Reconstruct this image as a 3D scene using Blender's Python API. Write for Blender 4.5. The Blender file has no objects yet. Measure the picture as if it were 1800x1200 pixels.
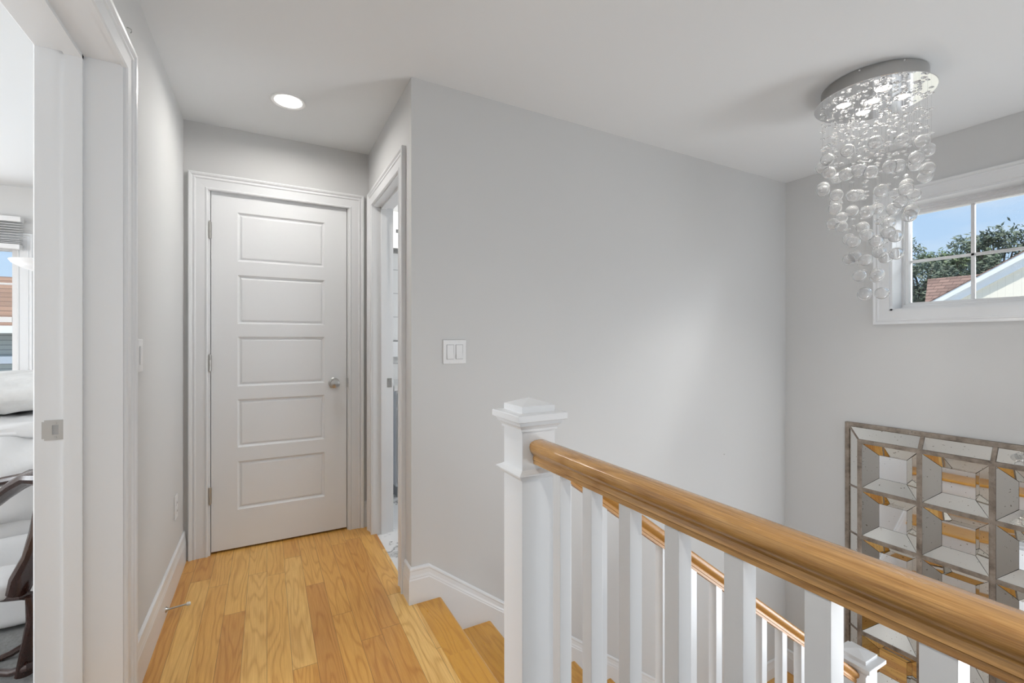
import bpy, bmesh, math, random
from mathutils import Vector, Matrix, noise
random.seed(7)
C = bpy.context.scene.collection
PI = math.pi

# ------------------------------------------------------------------ camera
YAW = 0.49893; HC = 1.201; FP = 791.47
cd = bpy.data.cameras.new('camera'); cam = bpy.data.objects.new('camera', cd); C.objects.link(cam)
cam.location = (0, 0, HC); cam.rotation_euler = (PI/2, 0, -YAW)
cd.sensor_width = 36; cd.lens = FP/1800*36; cd.shift_y = -1.87/1800; cd.clip_start = .02; cd.clip_end = 300
bpy.context.scene.camera = cam
vs = bpy.context.scene.view_settings
vs.view_transform = 'Standard'; vs.look = 'None'; vs.gamma = 1; vs.use_curve_mapping = False
vs.exposure = 0.28

# ------------------------------------------------------------------ sky, sun, daylight and added fill lamps
w = bpy.data.worlds.new('sky'); bpy.context.scene.world = w; w.use_nodes = True
nt = w.node_tree; nt.nodes.clear()
o_ = nt.nodes.new('ShaderNodeOutputWorld'); bg = nt.nodes.new('ShaderNodeBackground')
tc = nt.nodes.new('ShaderNodeTexCoord'); sp = nt.nodes.new('ShaderNodeSeparateXYZ')
rp = nt.nodes.new('ShaderNodeValToRGB'); nz = nt.nodes.new('ShaderNodeTexNoise'); mp = nt.nodes.new('ShaderNodeMapping')
mx = nt.nodes.new('ShaderNodeMixRGB'); cr = nt.nodes.new('ShaderNodeValToRGB')
nt.links.new(tc.outputs['Generated'], sp.inputs[0]); nt.links.new(sp.outputs['Z'], rp.inputs[0])
rp.color_ramp.elements[0].position = 0; rp.color_ramp.elements[0].color = (.60, .80, 1, 1)
rp.color_ramp.elements[1].position = .5; rp.color_ramp.elements[1].color = (.34, .60, 1, 1)
nt.links.new(tc.outputs['Generated'], mp.inputs[0]); mp.inputs['Scale'].default_value = (2, 2, 9)
nt.links.new(mp.outputs[0], nz.inputs[0]); nz.inputs['Scale'].default_value = 1.6; nz.inputs['Detail'].default_value = 6
nt.links.new(nz.outputs[0], cr.inputs[0]); cr.color_ramp.elements[0].position = .5; cr.color_ramp.elements[1].position = .8
nt.links.new(cr.outputs[0], mx.inputs[0]); nt.links.new(rp.outputs[0], mx.inputs[1]); mx.inputs[2].default_value = (.86, .93, 1, 1)
nt.links.new(mx.outputs[0], bg.inputs[0]); bg.inputs[1].default_value = .79
nt.links.new(bg.outputs[0], o_.inputs[0])

def sun(rot, e):
    l = bpy.data.lights.new('sun', 'SUN'); l.energy = e; l.angle = .02; l.color = (1, .96, .9)
    o = bpy.data.objects.new('sun', l); o.rotation_euler = rot; C.objects.link(o)
sun(Vector((.30, .30, -.905)).to_track_quat('-Z', 'Y').to_euler(), 4.5)

def area(name, loc, direction, sx, sy, e, col=(1, 1, 1)):
    l = bpy.data.lights.new(name, 'AREA'); l.shape = 'RECTANGLE'; l.size = sx; l.size_y = sy; l.energy = e; l.color = col
    o = bpy.data.objects.new(name, l); o.location = loc
    o.rotation_euler = Vector(direction).to_track_quat('-Z', 'Z' if abs(direction[2]) < .9 else 'Y').to_euler(); C.objects.link(o)
    return o
DAY = (.93, .965, 1); XL_ = -.3977
area('fill_back', (2.1, -2.38, .8), (0, 1, .05), 2.0, 1.6, 16, DAY)      # added fill lamp in front of the invented window behind the camera
area('daylight_stair_window', (3.42, -.1, -.55), (-1, .35, .75), 1.0, 1.4, 41, DAY)    # in front of the tall lower stair window
area('fill_bedroom_side', (-4.12, 1.6, 1.3), (1, -.05, -.02), 1.5, 1.5, 66, DAY)          # added lamp at an invented side window, shining through the doorway
area('daylight_bedroom', (-2.75, 4.8, 1.35), (.1, -1, -.05), 1.6, 1.5, 30, DAY)         # bedroom window bay
area('fill_window_reveal', (4.35, .45, 2.55), (-.75, .62, -.8), .9, .6, 75, DAY)        # lamp added outside the small window to brighten its reveal
area('fill_bathroom', (2.0, 2.4, 1.4), (-.6, 1, -.1), .7, 1.2, 15, DAY)  # fill lamp added to brighten the vanity; no window here

# ------------------------------------------------------------------ materials
def srgb(r, g, b):
    f = lambda c: (c/255/12.92) if c/255 <= .04045 else ((c/255+.055)/1.055)**2.4
    return (f(r), f(g), f(b), 1)

class Nodes:
    def __init__(s, name):
        s.m = bpy.data.materials.new(name); s.m.use_nodes = True; s.t = s.m.node_tree
        s.b = s.t.nodes['Principled BSDF']
    def n(s, kind, **kw):
        x = s.t.nodes.new('ShaderNode'+kind)
        for k, v in kw.items(): setattr(x, k, v)
        return x
    def put(s, src, dst):
        s.t.links.new(src, dst) if hasattr(src, 'is_output') else setattr(dst, 'default_value', src)
    def math(s, op, a, b=0.0, c=None):
        x = s.n('Math', operation=op); s.put(a, x.inputs[0]); s.put(b, x.inputs[1])
        if c is not None: s.put(c, x.inputs[2])
        return x.outputs[0]
    def ramp(s, f, stops):
        x = s.n('ValToRGB'); s.put(f, x.inputs[0]); e = x.color_ramp.elements
        while len(e) < len(stops): e.new(.5)
        for k, (p, c) in enumerate(stops): e[k].position = p; e[k].color = c
        return x.outputs[0]
    def mix(s, f, a, b, mode='MIX'):
        x = s.n('MixRGB', blend_type=mode); s.put(f, x.inputs[0]); s.put(a, x.inputs[1]); s.put(b, x.inputs[2]); return x.outputs[0]
    def noise(s, vec, scale, detail=3, rough=.5, out=0):
        x = s.n('TexNoise'); s.put(vec, x.inputs['Vector']); x.inputs['Scale'].default_value = scale
        x.inputs['Detail'].default_value = detail; x.inputs['Roughness'].default_value = rough; return x.outputs[out]
    def bump(s, h, strength, dist=.01):
        x = s.n('Bump'); s.put(h, x.inputs['Height']); x.inputs['Strength'].default_value = strength
        x.inputs['Distance'].default_value = dist; s.t.links.new(x.outputs[0], s.b.inputs['Normal'])

def simple(name, col, rough=.5, metal=0, spec=.5, bump=0, bscale=200, var=0, **kw):
    N = Nodes(name); N.b.inputs['Roughness'].default_value = rough; N.b.inputs['Metallic'].default_value = metal
    N.b.inputs['Specular IOR Level'].default_value = spec
    g = N.n('NewGeometry').outputs['Position']
    if var:
        f = N.noise(g, kw.get('vscale', 3), 4)
        c2 = tuple(c*(1-var) for c in col[:3])+(1,)
        N.put(N.mix(f, col, c2), N.b.inputs['Base Color'])
    else: N.b.inputs['Base Color'].default_value = col
    if bump: N.bump(N.noise(g, bscale, 3), bump, .002)
    return N.m

def wood(name, along, across, width, length, tones, rough=.32, gap=True, grain=.55, up=2, coat=0.0, DK=(.66, .51, .35, 1), fs=420, rw=.38, fw=1.0):
    """planks running along one axis, with their own tone, offset and cathedral grain"""
    N = Nodes(name)
    g = N.n('NewGeometry').outputs['Position']; sp = N.n('SeparateXYZ'); N.put(g, sp.inputs[0])
    L, A, U = sp.outputs[along], sp.outputs[across], sp.outputs[up]
    q = N.math('DIVIDE', A, width); bi = N.math('FLOOR', q); fr = N.math('SUBTRACT', q, bi)
    r1 = N.n('TexWhiteNoise', noise_dimensions='1D'); N.put(bi, r1.inputs['W'])
    LL = N.math('ADD', N.math('DIVIDE', L, length), N.math('MULTIPLY', r1.outputs[0], 7.3))
    li = N.math('FLOOR', LL); lf = N.math('SUBTRACT', LL, li)
    cb = N.n('CombineXYZ'); N.put(bi, cb.inputs[0]); N.put(li, cb.inputs[1]); cb.inputs[2].default_value = 3.7
    r2 = N.n('TexWhiteNoise', noise_dimensions='3D'); N.put(cb.outputs[0], r2.inputs['Vector'])
    idv = r2.outputs[0]
    # grain space
    gc = N.n('CombineXYZ')
    N.put(N.math('ADD', N.math('MULTIPLY', A, 1.0), N.math('MULTIPLY', idv, 11)), gc.inputs[0])
    N.put(N.math('MULTIPLY', L, .11), gc.inputs[1]); N.put(N.math('ADD', U, N.math('MULTIPLY', idv, 5)), gc.inputs[2])
    warp = N.noise(gc.outputs[0], 9, 2)
    rings = N.math('SINE', N.math('MULTIPLY', warp, 85))
    rings = N.math('POWER', N.math('MULTIPLY_ADD', rings, .5, .5), 3.5)
    fc = N.n('CombineXYZ'); N.put(N.math('ADD', A, idv), fc.inputs[0]); N.put(N.math('MULTIPLY', L, .03), fc.inputs[1]); N.put(U, fc.inputs[2])
    fine = N.noise(fc.outputs[0], fs, 3, .65)
    k = N.math('ADD', N.math('MULTIPLY', rings, grain*rw), N.math('MULTIPLY', fine, grain*fw))
    base = N.ramp(idv, tones)
    dark = N.mix(1.0, base, DK, 'MULTIPLY')
    kc = N.n('Clamp'); N.put(N.math('MULTIPLY', N.math('SUBTRACT', k, .30*grain), 1.5), kc.inputs[0])
    col = N.mix(kc.outputs[0], base, dark)
    if gap:
        e1 = N.math('LESS_THAN', fr, .018*.083/width); e2 = N.math('LESS_THAN', lf, .0018/length)
        col = N.mix(N.math('MULTIPLY', N.math('MAXIMUM', e1, e2), .7), col, (.12, .055, .02, 1))
    N.put(col, N.b.inputs['Base Color'])
    N.put(N.math('MULTIPLY_ADD', fine, .12, rough-.05), N.b.inputs['Roughness'])
    N.b.inputs['Coat Weight'].default_value = coat; N.b.inputs['Coat Roughness'].default_value = .2
    N.bump(fine, .06, .001)
    return N.m

OAK = [(0, srgb(218, 160, 84)), (.3, srgb(234, 178, 92)), (.7, srgb(246, 198, 112)), (1, srgb(252, 212, 136))]
OAKD = [(0, srgb(220, 162, 62)), (.5, srgb(230, 172, 74)), (1, srgb(236, 182, 90))]
RAIL = [(0, srgb(220, 172, 108)), (1, srgb(224, 176, 112))]
M = {}
M['wall'] = simple('wall_paint', (.655, .655, .65, 1), .75, spec=.25, bump=.04, bscale=350)
M['bedwall'] = simple('bedroom_paint', (.70, .695, .685, 1), .75, spec=.25)
M['ceil'] = simple('ceiling_paint', (.80, .815, .825, 1), .85, spec=.2)
M['trim'] = simple('white_gloss_trim', (.79, .80, .81, 1), .28, spec=.5)
M['door'] = simple('door_paint', (.82, .83, .84, 1), .38, spec=.5, bump=.05, bscale=120)
M['floor'] = wood('oak_floor', 1, 0, .083, .95, OAK, rough=.30, coat=.25, fs=230, fw=1.3, grain=.66, rw=.42, DK=(.68, .53, .35, 1))
M['tread'] = wood('oak_tread', 1, 0, .30, 3.0, OAKD, rough=.28, coat=.3, gap=False, grain=.6)
M['rail'] = wood('oak_rail', 1, 0, .4, 50, RAIL, rough=.25, coat=.5, gap=False, grain=.95, DK=(.47, .37, .27, 1), fs=480, rw=.2, fw=1.2)
M['rail2'] = wood('oak_stair_rail', 0, 1, .4, 50, [(0, srgb(206, 150, 76)), (1, srgb(210, 154, 80))], rough=.4, coat=.1, gap=False, grain=.8, fs=560, rw=.16)
M['nickel'] = simple('satin_nickel', (.52, .51, .49, 1), .28, 1)
M['chrome'] = simple('chrome', (.86, .86, .87, 1), .04, 1)
M['brush'] = simple('brushed_steel', (.46, .455, .445, 1), .24, 1)
M['plastic'] = simple('white_plastic', (.80, .80, .80, 1), .3)
M['dark'] = simple('dark_gap', (.02, .018, .016, 1), .8)
M['rubber'] = simple('white_rubber', (.75, .74, .70, 1), .6)
M['fabric'] = simple('white_cotton', (.80, .80, .80, 1), .9, spec=.1, bump=.5, bscale=60)
M['fluffy'] = simple('fluffy_white', (.82, .82, .81, 1), .95, spec=.05, bump=.9, bscale=45, var=.12, vscale=40)
M['mahogany'] = wood('mahogany', 2, 0, .5, 9, [(0, (.026, .009, .006, 1)), (1, (.040, .012, .008, 1))], rough=.25, coat=.35, gap=False, grain=.8, up=1)
M['rug'] = simple('grey_rug', (.36, .36, .35, 1), .95, spec=.05, bump=.9, bscale=90, var=.5, vscale=55)
M['vinyl'] = simple('white_vinyl', (.82, .82, .82, 1), .35)
M['stone'] = simple('pale_counter', (.70, .69, .67, 1), .2)
M['greytile'] = simple('grey_base', (.40, .40, .40, 1), .4)
def emis(name, col, s):
    N = Nodes(name); N.b.inputs['Base Color'].default_value = (1, 1, 1, 1); N.b.inputs['Emission Color'].default_value = col
    N.b.inputs['Emission Strength'].default_value = s; return N.m
M['lamp'] = emis('lit_lens', (1, .97, .92, 1), 9)
M['led'] = emis('lit_halogen', (1, .94, .87, 1), 28)
M['shade'] = emis('lit_vanity_shade', (1, .97, .93, 1), 1.1)
def glass(name, ior=1.46, col=(1, 1, 1, 1), rough=0):
    N = Nodes(name); b = N.b; b.inputs['Transmission Weight'].default_value = 1; b.inputs['IOR'].default_value = ior
    b.inputs['Roughness'].default_value = rough; b.inputs['Base Color'].default_value = col; return N.m
M['glass'] = glass('clear_crystal', 1.36)
M['glass'].node_tree.nodes['Principled BSDF'].inputs['Transmission Weight'].default_value = .86
def pane(name):
    N = Nodes(name); t = N.t; tr = N.n('BsdfTransparent'); gl = N.n('BsdfGlossy'); gl.inputs['Roughness'].default_value = 0
    fr = N.n('Fresnel'); fr.inputs[0].default_value = 1.35; ms = N.n('MixShader'); out = t.nodes['Material Output']
    t.links.new(fr.outputs[0], ms.inputs[0]); t.links.new(tr.outputs[0], ms.inputs[1]); t.links.new(gl.outputs[0], ms.inputs[2])
    t.links.new(ms.outputs[0], out.inputs[0]); return N.m
M['pane'] = pane('window_glass')
def antique(nm='antique_mirror', tint=(.86, .84, .80, 1)):
    N = Nodes(nm); g = N.n('NewGeometry').outputs['Position']
    N.b.inputs['Metallic'].default_value = 1
    sp = N.noise(g, 75, 2); spots = N.ramp(sp, [(.27, (.25, .22, .18, 1)), (.31, tint)])
    N.put(spots, N.b.inputs['Base Color']); N.put(N.math('MULTIPLY', N.noise(g, 12, 4), .05), N.b.inputs['Roughness']); return N.m
M['mirror'] = antique(); M['mirror_clear'] = antique('clear_mirror', (.90, .91, .92, 1))
def oldwood():
    N = Nodes('distressed_silver_wood'); g = N.n('NewGeometry').outputs['Position']
    mpn = N.n('Mapping'); N.put(g, mpn.inputs[0]); mpn.inputs['Scale'].default_value = (1, 1, 1)
    a = N.noise(mpn.outputs[0], 14, 6, .65); b = N.noise(g, 60, 5, .7)
    c = N.ramp(a, [(.3, srgb(98, 86, 76)), (.5, srgb(140, 128, 116)), (.72, srgb(166, 154, 142))])
    c2 = N.mix(N.ramp(b, [(.30, (1, 1, 1, 1)), (.37, (0, 0, 0, 1))]), c, (.035, .03, .026, 1))
    N.put(c2, N.b.inputs['Base Color']); N.b.inputs['Roughness'].default_value = .45; N.b.inputs['Metallic'].default_value = .15; return N.m
M['oldwood'] = oldwood()
def marble():
    N = Nodes('veined_marble_tile'); g = N.n('NewGeometry').outputs['Position']
    wv = N.noise(g, 2.2, 5, .6, 1); d = N.n('VectorMath', operation='ADD'); N.put(g, d.inputs[0]); N.put(wv, d.inputs[1])
    f = N.math('ABSOLUTE', N.math('SUBTRACT', N.noise(d.outputs[0], 2.2, 5, .5), .5))
    N.put(N.ramp(f, [(.0, (.22, .22, .22, 1)), (.018, (.60, .60, .60, 1)), (.045, (.82, .82, .82, 1))]), N.b.inputs['Base Color'])
    N.b.inputs['Roughness'].default_value = .12; return N.m
M['marble'] = marble()
def tiles(name, c, gcol, wx, wz, ax=0):
    N = Nodes(name); g = N.n('NewGeometry').outputs['Position']; sp = N.n('SeparateXYZ'); N.put(g, sp.inputs[0])
    cb = N.n('CombineXYZ'); N.put(sp.outputs[ax], cb.inputs[0]); N.put(sp.outputs[2], cb.inputs[1])
    br = N.n('TexBrick'); N.put(cb.outputs[0], br.inputs['Vector']); br.inputs['Scale'].default_value = 1
    br.inputs['Color1'].default_value = c; br.inputs['Color2'].default_value = c; br.inputs['Mortar'].default_value = gcol
    br.inputs['Mortar Size'].default_value = .004; br.inputs['Brick Width'].default_value = wx; br.inputs['Row Height'].default_value = wz
    N.put(br.outputs[0], N.b.inputs['Base Color']); N.b.inputs['Roughness'].default_value = .15; return N.m
M['tile'] = tiles('white_wall_tile', (.78, .78, .77, 1), (.50, .50, .50, 1), .6, .2)
def lines(name, c1, c2, step, w, ax, rough=.6, var=0.0):
    N = Nodes(name); g = N.n('NewGeometry').outputs['Position']; sp = N.n('SeparateXYZ'); N.put(g, sp.inputs[0])
    q = N.math('DIVIDE', sp.outputs[ax], step); f = N.math('FRACT', q)
    base = c1
    if var:
        a = N.n('TexBrick'); cb = N.n('CombineXYZ'); N.put(sp.outputs[1 if ax != 1 else 0], cb.inputs[0]); N.put(sp.outputs[ax], cb.inputs[1])
        N.put(cb.outputs[0], a.inputs['Vector']); a.inputs['Scale'].default_value = 1; a.inputs['Brick Width'].default_value = .32; a.inputs['Row Height'].default_value = step
        a.inputs['Color1'].default_value = c1; a.inputs['Color2'].default_value = tuple(x*(1-var) for x in c1[:3])+(1,); a.inputs['Mortar'].default_value = c2
        a.inputs['Mortar Size'].default_value = .008; base = a.outputs[0]
    N.put(N.mix(N.math('LESS_THAN', f, w), base, c2), N.b.inputs['Base Color']); N.b.inputs['Roughness'].default_value = rough; return N.m
M['shingle'] = lines('brown_red_shingles', srgb(140, 114, 102), srgb(80, 62, 55), .14, .12, 2, .9, .35)
M['siding'] = lines('cream_vertical_boards', srgb(240, 234, 218), srgb(226, 219, 203), .11, .05, 1)
M['clap'] = lines('grey_clapboard', srgb(160, 168, 166), srgb(100, 108, 108), .12, .12, 2)
M['tanroof'] = lines('tan_shingles', srgb(150, 118, 96), srgb(104, 80, 64), .14, .14, 2, .9, .3)
M['extwhite'] = simple('exterior_white', (.84, .87, .90, 1), .5)
M['bark'] = simple('bark', (.10, .085, .07, 1), .9)
def leafm(name, c):
    N = Nodes(name); g = N.n('NewGeometry').outputs['Position']
    N.put(N.mix(N.noise(g, 1.3, 3), c, tuple(x*.45 for x in c[:3])+(1,)), N.b.inputs['Base Color']); N.b.inputs['Roughness'].default_value = .6
    return N.m
M['leafA'] = leafm('grey_green_needles', (.13, .17, .11, 1)); M['leafB'] = leafm('mid_green_leaves', (.14, .20, .08, 1))
M['ground'] = simple('pale_bounce_ground', (.40, .39, .35, 1), .95)  # paleness chosen to bounce light onto the gable and into the windows

# ------------------------------------------------------------------ mesh helpers
def wloc(p):
    v = Vector((0, 0, 0))
    while p: v += p.location; p = p.parent
    return v
class MB:
    def __init__(s): s.v = []; s.f = []; s.sm = []
    def add(s, vs_, fs, smooth=False):
        b = len(s.v); s.v += [tuple(v) for v in vs_]; s.f += [tuple(i+b for i in f) for f in fs]; s.sm += [smooth]*len(fs); return s
    def box(s, x0, x1, y0, y1, z0, z1):
        return s.add([(x, y, z) for z in (z0, z1) for y in (y0, y1) for x in (x0, x1)],
                     [(0, 2, 3, 1), (4, 5, 7, 6), (0, 1, 5, 4), (2, 6, 7, 3), (0, 4, 6, 2), (1, 3, 7, 5)])
    def loops(s, L, closed=False, caps=True, smooth=False):
        """L: list of equal-length rings"""
        n = len(L[0]); b = []; vs_ = [p for r in L for p in r]; m = len(L)
        for i in range(m if closed else m-1):
            j = (i+1) % m
            for k in range(n):
                l = (k+1) % n; b.append((i*n+k, i*n+l, j*n+l, j*n+k))
        s.add(vs_, b, smooth)
        if caps and not closed: s.add(L[0], [tuple(range(n-1, -1, -1))]); s.add(L[-1], [tuple(range(n))])
        return s
    def tube(s, pts, rad, n=10, smooth=True, flat=1.0):
        pts = [Vector(p) for p in pts]; rings = []
        up = Vector((0, 0, 1))
        for i, p in enumerate(pts):
            t = (pts[min(i+1, len(pts)-1)]-pts[max(i-1, 0)]).normalized()
            a = t.cross(up); a = a.normalized() if a.length > 1e-3 else Vector((1, 0, 0)); b = t.cross(a).normalized()
            r = rad[i] if hasattr(rad, '__len__') else rad
            rings.append([p+a*math.cos(2*PI*k/n)*r+b*math.sin(2*PI*k/n)*r*flat for k in range(n)])
        return s.loops(rings, smooth=smooth)
    def lathe(s, c, prof, n=32, axis='z', smooth=True, caps=True):
        rings = []
        for r, h in prof:
            ring = []
            for k in range(n):
                a = 2*PI*k/n; u, v = r*math.cos(a), r*math.sin(a)
                ring.append((c[0]+u, c[1]+v, c[2]+h) if axis == 'z' else (c[0]+u, c[1]+h, c[2]+v) if axis == 'y' else (c[0]+h, c[1]+u, c[2]+v))
            rings.append(ring)
        return s.loops(rings, smooth=smooth, caps=caps)
    def sphere(s, c, r, n=20, m=12, flip=False, sz=1.0):
        vs_ = [(c[0], c[1], c[2]+r*sz)]
        for i in range(1, m):
            a = PI*i/m
            for k in range(n):
                b = 2*PI*k/n; vs_.append((c[0]+r*math.sin(a)*math.cos(b), c[1]+r*math.sin(a)*math.sin(b), c[2]+r*sz*math.cos(a)))
        vs_.append((c[0], c[1], c[2]-r*sz)); f = []
        for k in range(n):
            l = (k+1) % n; f.append((0, 1+k, 1+l)); e = len(vs_)-1; o = 1+(m-2)*n; f.append((e, o+l, o+k))
            for i in range(m-2):
                o = 1+i*n; f.append((o+k, o+n+k, o+n+l, o+l))
        if flip: f = [tuple(reversed(q)) for q in f]
        return s.add(vs_, f, True)
    def build(s, name, mat, parent=None, bevel=0, seg=2, recalc=True):
        me = bpy.data.meshes.new(name); off = wloc(parent) if parent else Vector((0, 0, 0))
        me.from_pydata([Vector(v)-off for v in s.v], [], s.f)
        me.polygons.foreach_set('use_smooth', s.sm); me.materials.append(mat); smf = any(s.sm)
        if recalc:
            b = bmesh.new(); b.from_mesh(me); bmesh.ops.remove_doubles(b, verts=b.verts, dist=1e-6); bmesh.ops.recalc_face_normals(b, faces=b.faces)
            b.to_mesh(me); b.free()
        if smf: me.set_sharp_from_angle(angle=math.radians(32))
        o = bpy.data.objects.new(name, me); C.objects.link(o)
        if parent: o.parent = parent
        if bevel:
            md = o.modifiers.new('bevel', 'BEVEL'); md.width = bevel; md.segments = seg; md.limit_method = 'ANGLE'; md.angle_limit = math.radians(40)
        return o
def tag(o, label=None, cat=None, group=None, kind=None):
    if label: o['label'] = label
    if cat: o['category'] = cat
    if group: o['group'] = group
    if kind: o['kind'] = kind
    return o
def thing(name, loc, label, cat, group=None, kind=None):
    o = bpy.data.objects.new(name, None); o.empty_display_size = .05; C.objects.link(o); o.location = loc
    return tag(o, label, cat, group, kind)
def S(name, mb, mat, label, cat, bevel=0):
    return tag(mb.build(name, mat, None, bevel), label, cat, None, 'structure')
def bx(*a): return MB().box(*a)

# ------------------------------------------------------------------ key dimensions (metres)
XL, YE, XH, YM, XR, H = -.3977, 3.012, .5807, 2.027, 3.4886, 2.4053
T = .185                                            # thickness of the bedroom wall
LAND, LOW, YB = -1.3125, -2.75, -2.5
DW0, DW1 = 1.03, 1.815                              # bedroom doorway
BD0, BD1, DH = 2.212, 2.86, 2.045                    # bathroom doorway
# ------------------------------------------------------------------ shell
S('ceiling', bx(-4.2, 3.7, YB-.2, 5.2, H, H+.15), M['ceil'], 'smooth white painted ceiling over the hall and stairwell', 'ceiling')
f = MB(); f.box(XL-T+.0, .60, YB-.1, 3.40, -.25, 0); f.box(XL-T, .665, YB-.1, .99, -.25, 0)
S('floor', f, M['floor'], 'honey oak strip floor of the upstairs hall', 'floor')
S('floor_bedroom', bx(-4.2, XL-T, .3, 5.1, -.25, 0), M['floor'], 'oak floor of the bedroom beyond the left doorway', 'floor')
S('floor_bathroom', bx(.60, 2.4, YM+.12, 4.0, -.25, -.006), M['marble'], 'white marble floor with grey veins in the bathroom', 'floor')
wl = MB(); wl.box(XL-T, XL, YB, DW0-.02, LOW, H); wl.box(XL-T, XL, DW0-.02, DW1+.02, DH+.02, H); wl.box(XL-T, XL, DW0-.02, DW1+.02, LOW, -.001); wl.box(XL-T, XL, DW1+.02, 5.05, LOW, H)
S('wall_left', wl, M['wall'], 'light grey hall wall left, pierced by the bedroom doorway', 'wall')
we = MB(); D0, D1 = -.2735, .4475
we.box(XL, D0-.015, YE, YE+.12, -.3, H); we.box(D1+.015, XH+.12, YE, YE+.12, -.3, H); we.box(D0-.015, D1+.015, YE, YE+.12, DH+.02, H)
S('wall_end', we, M['wall'], 'short grey wall around the closed panel door', 'wall')
wh = MB(); wh.box(XH, XH+.12, YM, BD0-.015, -.25, H); wh.box(XH, XH+.12, BD1+.015, YE+.12, -.25, H); wh.box(XH, XH+.12, BD0-.015, BD1+.015, DH+.015, H)
S('wall_hall_right', wh, M['wall'], 'narrow grey wall holding the bathroom doorway', 'wall')
S('wall_stair', bx(XH+.12, XR, YM, YM+.12, LOW, H), M['wall'], 'wide grey wall behind the descending stairs', 'wall')
WY0, WY1, WZ0, WZ1 = .705, 1.367, 1.389, 2.062       # right wall window opening
WT = .215
wr = MB(); wr.box(XR, XR+WT, YB, -.85, LOW, H); wr.box(XR, XR+WT, .35, WY0, LOW, H); wr.box(XR, XR+WT, -.85, .35, LOW, -1.25); wr.box(XR, XR+WT, -.85, .35, .25, H); wr.box(XR, XR+WT, WY1, 5.05, LOW, H); wr.box(XR, XR+WT, WY0, WY1, LOW, WZ0); wr.box(XR, XR+WT, WY0, WY1, WZ1, H)
S('wall_right', wr, M['wall'], 'grey stairwell wall with the small high window', 'wall')
wb = MB(); wb.box(-4.2, 1.05, YB-.15, YB, LOW, H); wb.box(3.15, XR+WT, YB-.15, YB, LOW, H); wb.box(1.05, 3.15, YB-.15, YB, LOW, .4); wb.box(1.05, 3.15, YB-.15, YB, 2.1, H)
S('wall_back', wb, M['wall'], 'grey wall with an added wide window behind the viewpoint', 'wall')
S('floor_lower', bx(.4, XR, YB, YM, LOW-.1, LOW), M['floor'], 'oak floor at the foot of the stairwell', 'floor')
S('wall_under_hall', bx(.60, .66, YB, .99, LOW, -.25), M['wall'], 'grey wall face below the hall floor edge', 'wall')
# bedroom and bathroom shells
bw = MB(); BWX0, BWX1, BWZ0, BWZ1 = -3.3, -1.757+.045, .76, 1.95
bw.box(-4.2, BWX0, 4.95, 5.1, -.25, H); bw.box(BWX1, XL-T, 4.95, 5.1, -.25, H); bw.box(BWX0, BWX1, 4.95, 5.1, -.25, BWZ0); bw.box(BWX0, BWX1, 4.95, 5.1, BWZ1, H)
S('wall_bedroom_far', bw, M['bedwall'], 'pale bedroom wall around the far window', 'wall')
b2 = MB(); b2.box(-4.3, -4.2, .2, .6, -.25, H); b2.box(-4.3, -4.2, 2.4, 5.1, -.25, H); b2.box(-4.3, -4.2, .6, 2.4, -.25, .5); b2.box(-4.3, -4.2, .6, 2.4, 2.1, H); b2.box(-4.2, XL-T, .2, .3, -.25, H)
S('wall_bedroom_side', b2, M['bedwall'], 'pale side walls of the bedroom', 'wall')
b3 = MB(); b3.box(.4, 2.5, 3.95, 4.05, -.25, H); b3.box(2.4, 2.5, YM+.12, 3.95, -.25, H)
S('wall_bathroom', b3, M['tile'], 'white tiled bathroom walls', 'wall')

# ------------------------------------------------------------------ trim
CAS = [(0, 0), (0, .011), (.004, .015), (.010, .015), (.014, .011), (.056, .012), (.060, .017), (.065, .017), (.068, .014), (.072, .014), (.078, .021), (.086, .023), (.091, .020), (.091, 0)]
def casing(axis, pos, sgn, a0, a1, z0, z1, name, label, prof=CAS, full=False, zb=None):
    """mitred casing round an opening; axis = wall normal, a = horizontal along wall"""
    P = lambda a, v, z: (pos+sgn*v, a, z) if axis == 'x' else (a, pos+sgn*v, z)
    mb = MB()
    if full:
        rings = [[P(a0-u, v, z0-u) for u, v in prof], [P(a0-u, v, z1+u) for u, v in prof], [P(a1+u, v, z1+u) for u, v in prof], [P(a1+u, v, z0-u) for u, v in prof]]
        mb.loops(rings, closed=True)
    else:
        rings = [[P(a0-u, v, z0) for u, v in prof], [P(a0-u, v, z1+u) for u, v in prof], [P(a1+u, v, z1+u) for u, v in prof], [P(a1+u, v, z0) for u, v in prof]]
        mb.loops(rings)
    return S(name, mb, M['trim'], label, 'trim')
casing('y', YE, -1, D0-.012, D1+.012, 0, 2.037, 'trim_1', 'white moulded casing round the closed panel door')
casing('x', XL, 1, DW0-.006, DW1+.004, 0, 2.055, 'trim_2', 'white moulded casing round the near left doorway')
casing('x', XH, -1, BD0+.0, BD1+.0, 0, 2.035, 'trim_3', 'white moulded casing round the bathroom doorway')
casing('x', XR, -1, WY0, WY1, WZ0, WZ1, 'trim_4', 'white moulded casing round the small stairwell window', full=True, prof=[(0, 0), (0, .014), (.055, .015), (.058, .019), (.064, .019), (.068, .016), (.080, .021), (.085, .020), (.085, 0)])
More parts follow.
